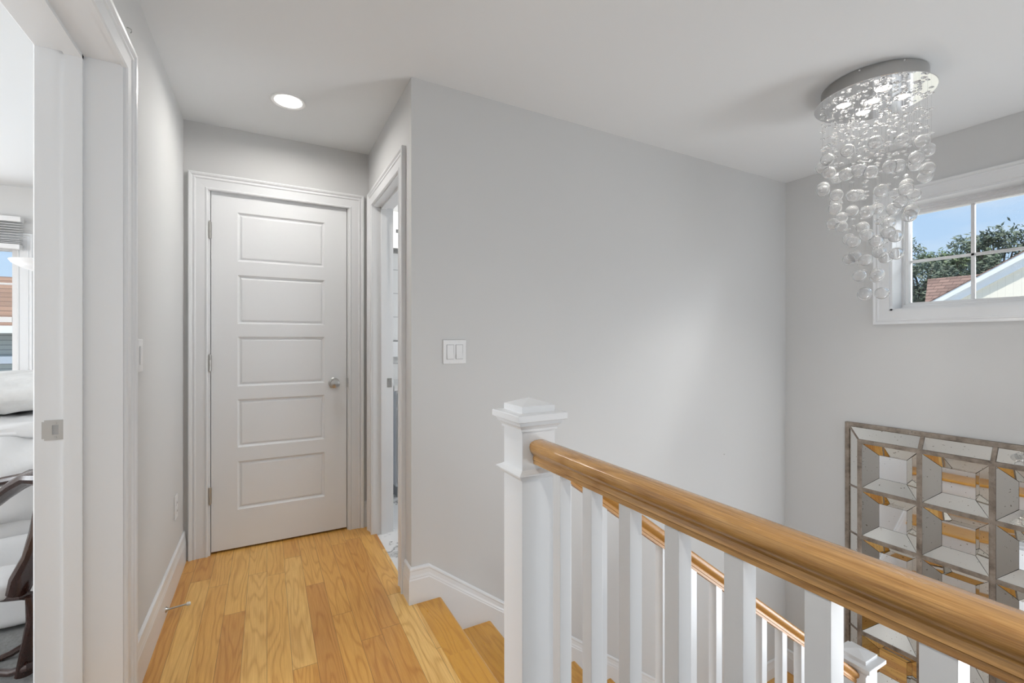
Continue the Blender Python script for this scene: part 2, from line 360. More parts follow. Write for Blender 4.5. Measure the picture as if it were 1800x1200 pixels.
# jambs
j = MB(); x0, x1 = XL-T-.002, XL+.004; JT = .02
j.box(x0, x1, DW1, DW1+JT, 0, 2.06); j.box(x0, x1, DW0-JT, DW0, 0, 2.06); j.box(x0, x1, DW0-JT, DW1+JT, 2.06, 2.06+JT)
sx0, sx1 = -.528, -.486
j.box(sx0, sx1, DW1-.011, DW1, 0, 2.06); j.box(sx0, sx1, DW0, DW0+.011, 0, 2.06); j.box(sx0, sx1, DW0, DW1, 2.049, 2.06)
S('trim_5', j, M['trim'], 'white jamb and stop lining the near left doorway', 'trim')
casing('x', XL-T, -1, DW0-.001, DW1+.001, 0, 2.061, 'trim_6', 'white casing on the bedroom side of the doorway')
j = MB(); x0, x1 = XH-.002, XH+.122
j.box(x0, x1, BD1-.002, BD1+.015, -.02, 2.03); j.box(x0, x1, BD0-.015, BD0+.002, -.02, 2.03); j.box(x0, x1, BD0-.015, BD1+.015, 2.03, 2.045)
j.box(XH+.045, XH+.08, BD1-.014, BD1-.002, -.02, 2.03); j.box(XH+.045, XH+.08, BD0, BD0+.014, -.02, 2.03); j.box(XH+.045, XH+.08, BD0, BD1, 2.018, 2.03)
S('trim_7', j, M['trim'], 'white jamb and stop lining the bathroom doorway', 'trim')
j = MB(); j.box(D0-.015, D0-.003, YE-.004, YE+.12, 0, 2.055); j.box(D1+.003, D1+.015, YE-.004, YE+.12, 0, 2.055); j.box(D0-.015, D1+.015, YE-.004, YE+.12, 2.043, 2.06)
S('trim_8', j, M['trim'], 'white jamb round the closed panel door', 'trim')

BB = [(0, 0), (0, .014), (.108, .014), (.114, .012), (.118, .0125), (.128, .010), (.146, .0085), (.152, .010), (.158, .009), (.165, .003), (.165, 0)]
def base(name, pts, nrm, label):
    """baseboard along a polyline on walls; pts (x,y,z) floor line, nrm outward 2D normal at each vertex (mitre vector)"""
    rings = [[(p[0]+n[0]*t, p[1]+n[1]*t, p[2]+h) for h, t in BB] for p, n in zip(pts, nrm)]
    return S(name, MB().loops(rings), M['trim'], label, 'baseboard')
base('baseboard_left', [(XL, DW1+.096, 0), (XL, YE, 0)], [(1, 0), (1, 0)], 'white baseboard along the left hall wall')
base('baseboard_left_near', [(XL, YB, 0), (XL, DW0-.097, 0)], [(1, 0), (1, 0)], 'white baseboard behind the near doorway casing')
base('baseboard_end', [(D1+.1035, YE, 0), (XH, YE, 0)], [(0, -1), (0, -1)], 'short white baseboard between the two door casings')
# stair skirt with sloping cap: deeper body below the cap
SL = .727; RISE = .1875; RUN = .258; NX = .722
def skirt():
    prof = [(-.42, 0), (-.42, .014)]+[(h, t) for h, t in BB[2:]]
    xs = [(XH-.0, 0), (.662, 0), (2.515, -(2.515-.662)*SL), (XR, -(2.515-.662)*SL)]
    rings = []
    for i, (x, z) in enumerate(xs):
        nx = -1 if i == 0 else 0
        rings.append([(x+nx*t, YM-t, z+h+(.0)) for h, t in prof])
    mb = MB().loops(rings)
    r2 = [[(XH-t, YM-t, h) for h, t in BB], [(XH-t, BD0-.092, h) for h, t in BB]]
    mb.loops(r2)
    return S('baseboard_stair', mb, M['trim'], 'white skirting that turns the corner and follows the stairs down', 'baseboard')
skirt()
base('baseboard_landing', [(XR, YM, LAND), (XR, -1.0, LAND)], [(-1, 0), (-1, 0)], 'white baseboard low on the landing wall')

# ------------------------------------------------------------------ five-panel door
door = thing('door_1', ((D0+D1)/2, YE+.02, .012), 'closed white five-panel door at the end of the hall', 'door', kind='structure')
YD = YE+.013; dz0, dz1 = .012, 2.040
PX0, PX1 = -.147, .318
panels = [(1.655, 1.935), (1.296, 1.577), (.937, 1.223), (.586, .862), (.229, .506)]
mb = MB(); mb.box(D0+.0, D1, YD+.012, YD+.035, dz0, dz1)
zs = [dz0]+[z for a in reversed(panels) for z in a]+[dz1]
# face sheet with moulded recessed panels
def q(a, b, c, d): mb.add([a, b, c, d], [(0, 1, 2, 3)])
fy = YD
for x0_, x1_ in ((D0, PX0), (PX1, D1)): q((x0_, fy, dz0), (x1_, fy, dz0), (x1_, fy, dz1), (x0_, fy, dz1))
for i in range(0, len(zs), 2): q((PX0, fy, zs[i]), (PX1, fy, zs[i]), (PX1, fy, zs[i+1]), (PX0, fy, zs[i+1]))
for z0_, z1_ in panels:
    prof = [(0, 0), (.003, .004), (.009, .0105), (.014, .0115), (.019, .0070), (.024, .0050)]
    rings = [[(PX0+u, fy+v, z0_+u), (PX1-u, fy+v, z0_+u), (PX1-u, fy+v, z1_-u), (PX0+u, fy+v, z1_-u)] for u, v in prof]
    mb.loops(rings, caps=False); mb.add(rings[-1], [(0, 1, 2, 3)])
for a, b in (((D0, dz0), (D0, dz1)), ((D1, dz0), (D1, dz1))): q((a[0], fy, a[1]), (a[0], fy+.012, a[1]), (b[0], fy+.012, b[1]), (b[0], fy, b[1]))
q((D0, fy, dz1), (D1, fy, dz1), (D1, fy+.012, dz1), (D0, fy+.012, dz1)); q((D0, fy, dz0), (D1, fy, dz0), (D1, fy+.012, dz0), (D0, fy+.012, dz0))
mb.build('door_leaf', M['door'], door)
for zc in (1.816, 1.075, .335):
    h = MB().lathe((D0-.004, YE-.010, zc-.045), [(.0055, 0), (.0055, .028), (.0052, .029), (.0055, .030), (.0055, .060), (.0052, .061), (.0055, .062), (.0055, .09)], 12)
    h.sphere((D0-.004, YE-.010, zc+.047), .005, 10, 6); h.sphere((D0-.004, YE-.010, zc-.047), .005, 10, 6)
    h.box(D0-.012, D0+.004, YE-.006, YE-.003+.004, zc-.045, zc+.045)
    h.build('hinge', M['nickel'], door)
kb = MB().lathe((.372, YD, .934), [(.0, .002), (.033, .0), (.033, -.004), (.028, -.008), (.012, -.010), (.011, -.030), (.016, -.036), (.026, -.042), (.0285, -.052), (.026, -.062), (.016, -.068), (.0, -.069)], 32, 'y', caps=False)
kb.build('door_knob', M['nickel'], door)
bx(D1-.001, D1+.004, YE-.012, YE+.014, .905, .962).build('latch_plate', M['nickel'], door)
cl = MB(); cl.box(D0-.1, D1+.1, YE+.36, YE+.40, -.1, H); cl.box(D0-.14, D0-.1, YE+.12, YE+.40, -.1, H); cl.box(D1+.1, D1+.14, YE+.12, YE+.40, -.1, H)  # unseen box added to block light leaking under the door
S('wall_leak_block', cl, M['wall'], 'walls added behind the closed panel door to stop light leaking under it', 'wall')

# strike plates
def strike(loc, sy, label, w=.042, h=.059):
    t = thing('strike_plate', loc, label, 'strike plate')
    x, y, z = loc; m = MB()
    a0, a1, b0, b1 = x-.004, x+.010, z-.014, z+.014
    X0, X1, Z0, Z1 = x-w/2, x+w/2, z-h/2, z+h/2; y0, y1 = y, y-sy*.0022
    for r in ((X0, a0, Z0, Z1), (a1, X1, Z0, Z1), (a0, a1, Z0, b0), (a0, a1, b1, Z1)): m.box(r[0], r[1], min(y0, y1), max(y0, y1), r[2], r[3])
    m.box(X0-.006, X0, min(y0, y1+sy*.001), max(y0, y1+sy*.001), z-h*.42, z+h*.42)
    m.build('plate', M['nickel'], t)
    bx(a0, a1, y-sy*.0008, y-sy*.0001, b0, b1).build('latch_hole', M['greytile'], t) if sy < 0 else bx(a0, a1, y-.0008, y-.0001, b0, b1).build('latch_hole', M['greytile'], t)
    for zz in (z-h*.37, z+h*.37):
        MB().lathe((x+.003, y-sy*.0022, zz), [(0, 0), (.0038, 0), (.0036, -.0008), (0, -.0012)], 12, 'y', caps=False).build('screw', M['nickel'], t)
strike((-.551, DW1, .937), 1, 'satin strike plate on the jamb of the near left doorway')
strike((XH+.095, BD1-.002, .935), 1, 'small strike plate on the bathroom door jamb', .034, .057)

# ------------------------------------------------------------------ electrical bits
sw = thing('light_switch', (.79, YM, 1.146), 'white double rocker switch plate on the stair wall', 'light switch')
pl = MB(); pl.box(.7315, .8485, YM-.006, YM, 1.0885, 1.2035)
pl.build('wall_plate', M['plastic'], sw, .003, 3)
for cx in (.767, .813):
    r = MB(); y0 = YM-.0062
    r.add([(cx-.0165, y0, 1.113), (cx+.0165, y0, 1.113), (cx+.0165, y0-.006, 1.113), (cx-.0165, y0-.006, 1.113),
           (cx-.0165, y0, 1.179), (cx+.0165, y0, 1.179), (cx+.0165, y0-.002, 1.179), (cx-.0165, y0-.002, 1.179),
           (cx-.0165, y0-.002, 1.146), (cx+.0165, y0-.002, 1.146)],
          [(0, 1, 9, 8, 3, 2)[:0] or (3, 2, 9, 8), (8, 9, 6, 7), (0, 1, 2, 3), (4, 5, 6, 7), (0, 3, 8, 7, 4), (1, 2, 9, 6, 5), (0, 1, 5, 4)])
    r.build('rocker', M['plastic'], sw)
    fr_ = MB(); 
    for a in ((cx-.0185, cx-.0170, 1.111, 1.181), (cx+.0170, cx+.0185, 1.111, 1.181), (cx-.0185, cx+.0185, 1.111, 1.1125), (cx-.0185, cx+.0185, 1.1795, 1.181)): fr_.box(a[0], a[1], YM-.0068, YM-.006, a[2], a[3])
    fr_.build('rocker_surround', M['greytile'], sw)
    for zz in (1.098, 1.194): MB().lathe((cx, YM-.006, zz), [(0, .0), (.0028, 0), (.0026, -.0008), (0, -.001)], 10, 'y', caps=False).build('screw', M['plastic'], sw)
def left_plate(name, y, z, h, label, cat, sockets):
    t = thing(name, (XL, y, z), label, cat)
    bx(XL, XL+.006, y-.035, y+.035, z-h/2, z+h/2).build('wall_plate', M['plastic'], t, .003, 3)
    if sockets:
        for zz in (z-.02, z+.02):
            s_ = bx(XL+.006, XL+.008, y-.014, y+.014, zz-.014, zz+.014).build('socket', M['plastic'], t, .003)
            k = MB(); k.box(XL+.008, XL+.0084, y-.007, y-.005, zz-.004, zz+.005); k.box(XL+.008, XL+.0084, y+.005, y+.007, zz-.004, zz+.005); k.build('slot', M['dark'], s_)
    else: bx(XL+.006, XL+.010, y-.0165, y+.0165, z-.033, z+.033).build('rocker', M['plastic'], t, .002)
left_plate('light_switch', 2.03, 1.148, .117, 'white switch plate seen edge-on on the left hall wall', 'light switch', False)
left_plate('wall_outlet', 2.757, .377, .117, 'white outlet plate low on the left hall wall', 'outlet', True)
ds = thing('door_stop', (XL+.014, 2.43, .035), 'white-tipped metal door stop on the left baseboard', 'door stop')
MB().lathe((XL+.014, 2.43, .035), [(.013, 0), (.012, .002), (.006, .008), (.004, .014)], 16, 'x').build('base', M['nickel'], ds)
MB().tube([(XL+.024, 2.43, .035), (XL+.085, 2.44, .034)], .0038, 10).build('rod', M['nickel'], ds)
MB().lathe((XL+.085, 2.44, .034), [(.0045, 0), (.008, .002), (.0085, .012), (.006, .016), (0, .0165)], 14, 'x').build('rubber_tip', M['rubber'], ds)
hk = MB().tube([(XL, 1.875, 2.213), (XL+.006, 1.875, 2.213), (XL+.012, 1.874, 2.209), (XL+.013, 1.874, 2.202), (XL+.010, 1.874, 2.197)], .0014, 6)
tag(hk.build('wall_hook', M['nickel']), 'tiny metal hook in the wall above the left doorway casing', 'hook')
nl = MB().tube([(2.766, YM, .417), (2.766, YM-.008, .419)], .0022, 6)
tag(nl.build('nail', M['nickel']), 'tiny nail sticking out of the stair wall', 'nail')
def recessed(x, y, label, e, spread):
    dl = thing('recessed_light', (x, y, H), label, 'ceiling light')
    MB().lathe((x, y, H), [(.082, -.0005), (.082, -.003), (.078, -.006), (.066, -.004), (.062, -.001)], 48, caps=False).build('trim_ring', M['plastic'], dl)
    MB().lathe((x, y, H), [(.0635, -.0008), (.060, -.0025), (.03, -.0035), (0, -.0038)], 48, caps=False).build('lens', M['lamp'], dl)
    sl = bpy.data.lights.new('recessed_light_glow', 'AREA'); sl.shape = 'DISK'; sl.size = .11; sl.energy = e; sl.color = (1, .965, .92); sl.spread = math.radians(spread)
    so = bpy.data.objects.new('recessed_light_glow', sl); so.location = (x, y, H-.012); C.objects.link(so)
recessed(.096, 2.531, 'lit round recessed ceiling light near the closed panel door', 4.0, 168)
recessed(-.05, -.25, 'unseen recessed ceiling light added as hall fill behind the camera', 8, 150)  # added fill for the baluster sides and near floor

# ------------------------------------------------------------------ staircase
st = thing('staircase', (1.5, 1.5, LAND), 'oak staircase with white risers descending to the right', 'stairs')
def tread_mb(x0, x1, z, y0=.985, y1=YM-.014, t=.027):
    n = 6; prof = [(x0, z), (x0, z-t)]+[(x1-t/2+math.cos(a)*t/2, z-t/2+math.sin(a)*t/2) for a in [(-PI/2+PI*k/n) for k in range(n+1)]]
    return MB().loops([[(x, y0, zz) for x, zz in prof], [(x, y1, zz) for x, zz in prof]])
for k in range(7):
    z = -RISE*k; x1 = NX+RUN*k; x0 = .6005 if k == 0 else x1-RUN-.03
    y0 = .992 if k == 0 else .985
    tread_mb(x0, x1, z, y0).build('tread', M['tread'], st)
    bx(x1-.045, x1-.030, 1.0, YM-.015, z-RISE, z-.027).build('riser', M['trim'], st)
xe = NX+RUN*7
ss = MB()
prof = [(.68, -.03), (.68, -.45)]+[(xe, LAND-.25), (xe, LAND-.05)]
poly = [(.665, -.028), (.665, -.50), (xe-.2, LAND-.02), (xe-.2, LAND+.12)]
for k in range(7):
    z = -RISE*k; x1 = NX+RUN*k
    ss.box(x1-RUN-.03 if k else .665, x1-.03, 1.0, 1.03, z-RISE-.32, z-.0275)
ss.build('stringer', M['trim'], st)
S('floor_landing', bx(2.24, XR, .99, YM, LAND-.2, LAND), M['floor'], 'oak stair landing under the framed mirror', 'floor')
lw = thing('lower_flight', (3.0, .5, LOW), 'lower flight of oak stairs turning back below the landing', 'stairs')
for k in range(7):
    z = LAND-RISE*(k+1)+0.0; y1 = .99-RUN*k
    t = MB(); t.box(2.42, XR-.015, y1-RUN-.02, y1, z-.027, z); t.build('tread', M['tread'], lw)
    bx(2.42, XR-.015, y1-.03, y1-.015, z, z+RISE-.03).build('riser', M['trim'], lw)

# ------------------------------------------------------------------ railings
RP = [(-.0165, -.061), (-.0165, -.052), (-.0185, -.050), (-.0175, -.044), (-.0165, -.040), (-.018, -.036), (-.024, -.031), (-.0275, -.024), (-.0285, -.016), (-.027, -.009), (-.022, -.0045), (-.012, -.001), (0, 0)]
RP = RP+[(-x, z) for x, z in reversed(RP[:-1])]
def newel(parent, cx, cy, z0, zt, hw=.05, label=None):
    """zt = apex height of the cap"""
    nz_ = bpy.data.objects.new('newel_post', None)
    nz_.location = Vector((cx, cy, z0))-wloc(parent); C.objects.link(nz_); nz_.parent = parent; nz_.empty_display_size = .05
    bpy.context.view_layer.update()
    def sq(m, h, z, n=None): return [(cx-h, cy-h, z), (cx+h, cy-h, z), (cx+h, cy+h, z), (cx-h, cy+h, z)]
    bx(cx-hw, cx+hw, cy-hw, cy+hw, z0, zt-.052).build('shaft', M['trim'], nz_, .002)
    c = MB()
    L = [(hw+.001, -.080), (hw+.0045, -.079), (hw+.0045, -.073), (hw+.006, -.072), (hw+.0075, -.068), (hw+.0115, -.064), (hw+.0135, -.063), (hw+.0135, -.0575), (hw+.0165, -.057), (hw+.0165, -.053), (hw+.010, -.053), (hw+.010, -.0525), (hw+.0225, -.0525), (hw+.024, -.051), (hw+.024, -.036), (hw+.0225, -.0345), (hw+.001, -.033), (hw, -.032), (hw, -.017), (hw-.001, -.0155), (.0015, 0)]
    c.loops([sq(0, h, zt+z) for h, z in L]); c.build('cap', M['trim'], nz_)
    k = MB(); L = [(hw, -.205), (hw+.004, -.203), (hw+.008, -.198), (hw+.010, -.193), (hw+.016, -.190), (hw+.016, -.187), (hw+.008, -.183), (hw+.003, -.180), (hw, -.178)]
    k.loops([sq(0, h, zt+z) for h, z in L]); k.build('collar', M['trim'], nz_)
    return nz_
gx, ny = .621, 1.044
g = thing('guard_railing', (gx, ny, 0), 'white-balustered guard railing with level oak handrail beside the hall', 'railing')
newel(g, gx, ny, 0, 1.047)
ztop = .944
MB().loops([[(gx+x, ny-.05, ztop+z) for x, z in RP], [(gx+x, -2.4, ztop+z) for x, z in RP]], smooth=True).build('handrail', M['rail'], g)
for k in range(29):
    yy = .890-.1155*k
    bx(gx-.0155, gx+.0155, yy-.0155, yy+.0155, .0, ztop-.058).build('baluster', M['trim'], g, .001)
s2 = thing('stair_railing', (1.5, ny, -.6), 'sloping oak handrail on white balusters following the stairs', 'railing')
nxl = 2.36
newel(s2, nxl, ny, LAND-.02, -.195, .052)
rz = lambda x: .654-(x-1.034)*.7235
MB().loops([[(x, ny+y, rz(x)+z) for y, z in RP] for x in (gx+.05, nxl-.052)], smooth=True).build('handrail', M['rail2'], s2)
x = 1.380-.129*5
while x < nxl-.08:
    if x > gx+.08:
        kk = math.ceil((x-NX)/RUN-1e-6); zb_ = -RISE*max(kk, 0)
        m = MB(); a = .0155; zt_ = [rz(x-a)-.058, rz(x+a)-.058]
        m.add([(x-a, ny-a, zb_), (x+a, ny-a, zb_), (x+a, ny+a, zb_), (x-a, ny+a, zb_), (x-a, ny-a, zt_[0]), (x+a, ny-a, zt_[1]), (x+a, ny+a, zt_[1]), (x-a, ny+a, zt_[0])],
              [(0, 1, 2, 3), (4, 5, 6, 7), (0, 1, 5, 4), (1, 2, 6, 5), (2, 3, 7, 6), (3, 0, 4, 7)])
        m.build('baluster', M['trim'], s2, .001)
    x += .129

# ------------------------------------------------------------------ stairwell window
wn = thing('window_1', (XR+.2, (WY0+WY1)/2, WZ0), 'small four-pane white window high on the stairwell wall', 'window', kind='structure')
lin = MB(); xa, xb = XR-.0, XR+WT-.09
lin.box(xa, xb, WY1-.012, WY1+.0, WZ0, WZ1); lin.box(xa, xb, WY0, WY0+.012, WZ0, WZ1); lin.box(xa, xb, WY0, WY1, WZ0, WZ0+.012); lin.box(xa, xb, WY0, WY1, WZ1-.012, WZ1)
lin.build('jamb_liner', M['trim'], wn)
fr = MB(); gy0, gy1, gz0, gz1 = .744, 1.328, 1.448, 2.008; fx0, fx1 = XR+.125, XR+.215
def frame_loop(mb_, prof, y0, y1, z0, z1):
    rings = [[(x_, y0+u, z0+u), (x_, y1-u, z0+u), (x_, y1-u, z1-u), (x_, y0+u, z1-u)] for u, x_ in prof]
    mb_.loops(rings, caps=False)
frame_loop(fr, [(0, fx1), (0, fx0), (.012, fx0), (.014, fx0+.012), (.024, fx0+.012), (.026, fx0+.03), (.040, fx0+.034), (.040, fx1)], gy0-.043, gy1+.043, gz0-.043, gz1+.043)
fr.build('window_frame', M['vinyl'], wn)
mt = MB(); my, mz = 1.036, 1.711; mx0, mx1 = XR+.183, XR+.203
mt.box(mx0, mx1, my-.0085, my+.0085, gz0-.01, gz1+.01); mt.box(mx0, mx1, gy0-.01, gy1+.01, mz-.0085, mz+.0085)
mt.build('muntins', M['vinyl'], wn, .002)
bx(XR+.191, XR+.195, gy0-.01, gy1+.01, gz0-.01, gz1+.01).build('glass', M['pane'], wn)
# unseen window added behind the viewpoint for the fill lamp
w2 = thing('added_window_back', (2.1, YB-.05, .4), 'wide white window added behind the viewpoint for fill light', 'window', kind='structure')
m = MB(); m.box(1.05, 1.12, YB-.1, YB-.02, .4, 2.1); m.box(3.08, 3.15, YB-.1, YB-.02, .4, 2.1); m.box(1.12, 3.08, YB-.1, YB-.02, .4, .47); m.box(1.12, 3.08, YB-.1, YB-.02, 2.03, 2.1); m.box(2.07, 2.13, YB-.1, YB-.02, .47, 2.03)
m.build('window_frame', M['vinyl'], w2); bx(1.12, 3.08, YB-.062, YB-.058, .47, 2.03).build('glass', M['pane'], w2)

w4 = thing('window_4', (XR+.1, -.25, -1.25), 'tall white window lighting the lower flight', 'window', kind='structure')
m = MB()
for a in ((-.85, -.79, -1.25, .25), (.29, .35, -1.25, .25), (-.79, .29, -1.25, -1.19), (-.79, .29, .19, .25), (-.27, -.23, -1.19, .19)): m.box(XR+.08, XR+.16, *a)
m.build('window_frame', M['vinyl'], w4); bx(XR+.11, XR+.114, -.79, .29, -1.19, .19).build('glass', M['pane'], w4)
w5 = thing('added_window_side', (-4.25, 1.5, .5), 'white side window added out of view for the bedroom fill light', 'window', kind='structure')  # unseen window added to go with the side fill lamp
m = MB()
for a in ((.6, .66, .5, 2.1), (2.34, 2.4, .5, 2.1), (.66, 2.34, .5, .56), (.66, 2.34, 2.04, 2.1), (1.48, 1.52, .56, 2.04)): m.box(-4.28, -4.21, *a)
m.build('window_frame', M['vinyl'], w5); bx(-4.25, -4.246, .66, 2.34, .56, 2.04).build('glass', M['pane'], w5)
# ------------------------------------------------------------------ wall mirror
mr = thing('wall_mirror', (XR, 1.03, -.24), 'tall antique mirror with a silvered lattice of square panes on the stairwell wall', 'mirror')
YO0, YO1 = .475, 1.609                               # outer edges
NC, NR, PIT = 3, 5, .3085
gyl = 1.504; gzt = .540                              # grid bar centrelines (first)
ZO1 = .650; ZPIT = .3125
ZO0 = gzt-NR*ZPIT-.108
gyr = gyl-NC*PIT; YO0 = gyr-.105
xo, xg, xw, xc = XR-.030, XR-.074, XR-.004, XR-.019  # outer bar face, raised grid face, back, cell bottom
fm = MB(); bwid = .026
frame_o = [(YO0, YO0+bwid, ZO0, ZO1), (YO1-bwid, YO1, ZO0, ZO1), (YO0+bwid, YO1-bwid, ZO0, ZO0+bwid), (YO0+bwid, YO1-bwid, ZO1-bwid, ZO1)]
for a in frame_o: fm.box(xo, XR-.001, *a)
fm.build('outer_frame', M['oldwood'], mr, .002)
gm = MB(); hb = .0125
for i in range(NC+1):
    yc = gyl-PIT*i; gm.box(xg, xg+.02, yc-hb, yc+hb, gzt-NR*ZPIT-hb, gzt+hb)
for k in range(NR+1):
    zc = gzt-ZPIT*k
    for i in range(NC):
        gm.box(xg, xg+.02, gyl-PIT*(i+1)+hb, gyl-PIT*i-hb, zc-hb, zc+hb)
gm.build('lattice', M['oldwood'], mr, .0015)
bx(XR-.0035, XR-.0005, YO0+.01, YO1-.01, ZO0+.01, ZO1-.01).build('backing', M['dark'], mr)
def facet(mb_, P, gap=.0012):
    P = [Vector(p) for p in P]; c = sum(P, Vector())/len(P); out = []
    for p in P:
        d = c-p; out.append(p+d.normalized()*gap*1.4)
    n = (P[1]-P[0]).cross(P[2]-P[0]).normalized()
    mb_.loops([[p for p in out], [p+n*.0 + Vector((.0022, 0, 0)) for p in out]])
ins = .070
for k in range(NR):
    for i in range(NC):
        ya, yb = gyl-PIT*i-hb, gyl-PIT*(i+1)+hb     # ya > yb
        za, zb_ = gzt-ZPIT*k-hb, gzt-ZPIT*(k+1)+hb
        O = [(xg+.006, ya, za), (xg+.006, yb, za), (xg+.006, yb, zb_), (xg+.006, ya, zb_)]
        I = [(xc+.01, ya-ins, za-ins), (xc+.01, yb+ins, za-ins), (xc+.01, yb+ins, zb_+ins), (xc+.01, ya-ins, zb_+ins)]
        mb_ = MB()
        for e in range(4): facet(mb_, [O[e], O[(e+1) % 4], I[(e+1) % 4], I[e]])
        cell = mb_.build('mirror_cell', M['mirror'], mr)
        mb_ = MB(); facet(mb_, I, .0006); mb_.build('centre_pane', M['mirror_clear'], cell)
# sloping border strips + dividers
xs_o, xs_g = xo+.006, xg+.012
def bar(p, q_, wdt, nrm=(0, 0, 1)):
    p, q_ = Vector(p), Vector(q_); t = (q_-p).normalized(); s_ = t.cross(Vector((1, 0, 0))).normalized()*wdt/2; n = Vector((-.004, 0, 0))
    div = MB(); div.loops([[p-s_+n, p+s_+n, p+s_-n*2, p-s_-n*2], [q_-s_+n, q_+s_+n, q_+s_-n*2, q_-s_-n*2]])
    div.build('border_divider', M['oldwood'], mr)
for i in range(NC):
    ya, yb = gyl-PIT*i, gyl-PIT*(i+1)
    for sgn, zo, zg in ((1, ZO1-bwid, gzt+hb), (-1, ZO0+bwid, gzt-NR*ZPIT-hb)):
        a0 = YO1-bwid if i == 0 else ya; b0 = YO0+bwid if i == NC-1 else yb
        ga = (0 if i == 0 else .009); gb = (0 if i == NC-1 else .009)
        mb_ = MB(); facet(mb_, [(xs_o, a0-ga, zo), (xs_o, b0+gb, zo), (xs_g, yb+(gb if i < NC-1 else -hb), zg), (xs_g, ya-(ga if i else -hb), zg)], .002)
        mb_.build('border_panel', M['mirror'], mr)
        if i: bar((xs_o, ya, zo), (xs_g, ya, zg), .020)
for k in range(NR):
    za, zb_ = gzt-ZPIT*k, gzt-ZPIT*(k+1)
    for yo, yg in ((YO1-bwid, gyl+hb), (YO0+bwid, gyr-hb)):
        a0 = ZO1-bwid if k == 0 else za; b0 = ZO0+bwid if k == NR-1 else zb_
        mb_ = MB(); facet(mb_, [(xs_o, yo, a0-(.004 if k else 0)), (xs_o, yo, b0+(.004 if k < NR-1 else 0)), (xs_g, yg, zb_+(.004 if k < NR-1 else -hb)), (xs_g, yg, za-(.004 if k else -hb))], .002)
        mb_.build('border_panel', M['mirror'], mr)
        if k: bar((xs_o, yo, za), (xs_g, yg, za), .010)
for (yo, zo, yg, zg) in ((YO1-bwid, ZO1-bwid, gyl+hb, gzt+hb), (YO0+bwid, ZO1-bwid, gyr-hb, gzt+hb), (YO1-bwid, ZO0+bwid, gyl+hb, gzt-NR*ZPIT-hb), (YO0+bwid, ZO0+bwid, gyr-hb, gzt-NR*ZPIT-hb)):
    bar((xs_o, yo, zo), (xs_g, yg, zg), .010)

# ------------------------------------------------------------------ chandelier
CX, CY, PZ, PR = 2.502, 1.049, 2.33, .228
ch = thing('chandelier', (CX, CY, H), 'round mirrored ceiling chandelier with cascading glass bubbles over the stairs', 'chandelier')
MB().lathe((CX, CY, H), [(0, 0), (.196, -.0005), (.200, -.003), (.200, PZ-H+.003), (0, PZ-H+.003)], 72, caps=False).build('canopy', M['brush'], ch)
for a in (100, 190, 235, 330):
    a = math.radians(a); MB().sphere((CX+.201*math.cos(a), CY+.201*math.sin(a), H-.010), .004, 10, 6).build('thumb_screw', M['chrome'], ch)
MB().lathe((CX, CY, PZ), [(0, .003), (PR-.001, .003), (PR, .002), (PR, .0005), (PR-.001, -.0005), (0, -.0005)], 96, caps=False, smooth=False).build('mirror_plate', M['chrome'], ch)
SPOTS = [(0, 0), (.085, .075), (-.085, -.075), (.075, -.085), (-.075, .085)]
for a, b in SPOTS:
    r = MB().lathe((CX+a, CY+b, PZ), [(.034, -.001), (.034, -.005), (.030, -.007), (.027, -.004), (.027, -.001)], 28, caps=False).build('spot_ring', M['chrome'], ch)
    MB().lathe((CX+a, CY+b, PZ), [(.0268, -.0015), (.015, -.0025), (0, -.003)], 24, caps=False).build('halogen_lens', M['led'], r)
for a, b in SPOTS:
    l = bpy.data.lights.new('halogen_glow', 'SPOT'); l.energy = 7; l.spot_size = math.radians(100); l.spot_blend = .6; l.shadow_soft_size = .024; l.color = (1, .95, .88)
    o = bpy.data.objects.new('halogen_glow', l); o.location = (CX+a, CY+b, PZ-.008); C.objects.link(o)
BALLS_A = [(640,878),(865,860),(1020,870),(1065,938),(415,945),(250,1018),(210,1083),(262,1125),(325,1168),(402,1138),(510,1105),(600,1120),(757,1075),(820,1068),(960,1062),(975,1000),(1062,1090),(1045,1155)]
BALLS_B = [(202,212),(202,240),(300,270),(425,275),(465,268),(640,235),(830,190),(825,228),(883,268),(785,318),(297,328),(290,370),(417,388),(528,395),(605,370),(733,372),(868,385),(338,440),(273,488),(337,508),(498,512),(528,570),(695,483),(690,550),(745,578),(395,602),(427,622),(605,617),(625,700),(435,730),(398,752),(520,757),(673,742),(752,710),(473,877),(607,865),(603,885),(515,1008),(510,1018),(643,1008),(850,425)]
# bubble heights follow an upside-down cone: long strings in the middle, short ones at the rim
views = [(1400+a/4.617, 60+b/4.617) for a, b in BALLS_A]+[(1400+a/4.286, 280+b/4.286) for a, b in BALLS_B]
sY, cY = math.sin(YAW), math.cos(YAW)
def spot_for(px, py, side):
    """point of the cone-shaped cascade on a sight line (front or rear side)"""
    t = (px-900)/FP; rx, ry, rz_ = sY+t*cY, cY-t*sY, (598.13-py)/FP; best = None
    for s_ in range(161):
        d = 1.86+.52*s_/160; x_, y_ = rx*d, ry*d; rho = math.hypot(x_-CX, y_-CY)/(PR-.012)
        if rho > 1: continue
        z_ = HC+rz_*d; zp = 1.425+.60*rho
        e = abs(z_-zp)+(.03 if (d > 2.118) != side else 0)
        if best is None or e < best[0]: best = (e, x_, y_, z_)
    if best is None:
        d = ((CX*rx+CY*ry)/(rx*rx+ry*ry)); v = Vector((rx*d-CX, ry*d-CY)); v = v.normalized()*(PR-.012)
        return (CX+v.x, CY+v.y, HC+rz_*d)
    return best[1:]
balls = [spot_for(px, py, k % 2 == 0) for k, (px, py) in enumerate(views)]
ball_src = MB().sphere((0, 0, 0), .0262, 28, 18).build('glass_bubble', M['glass'], None, recalc=False)
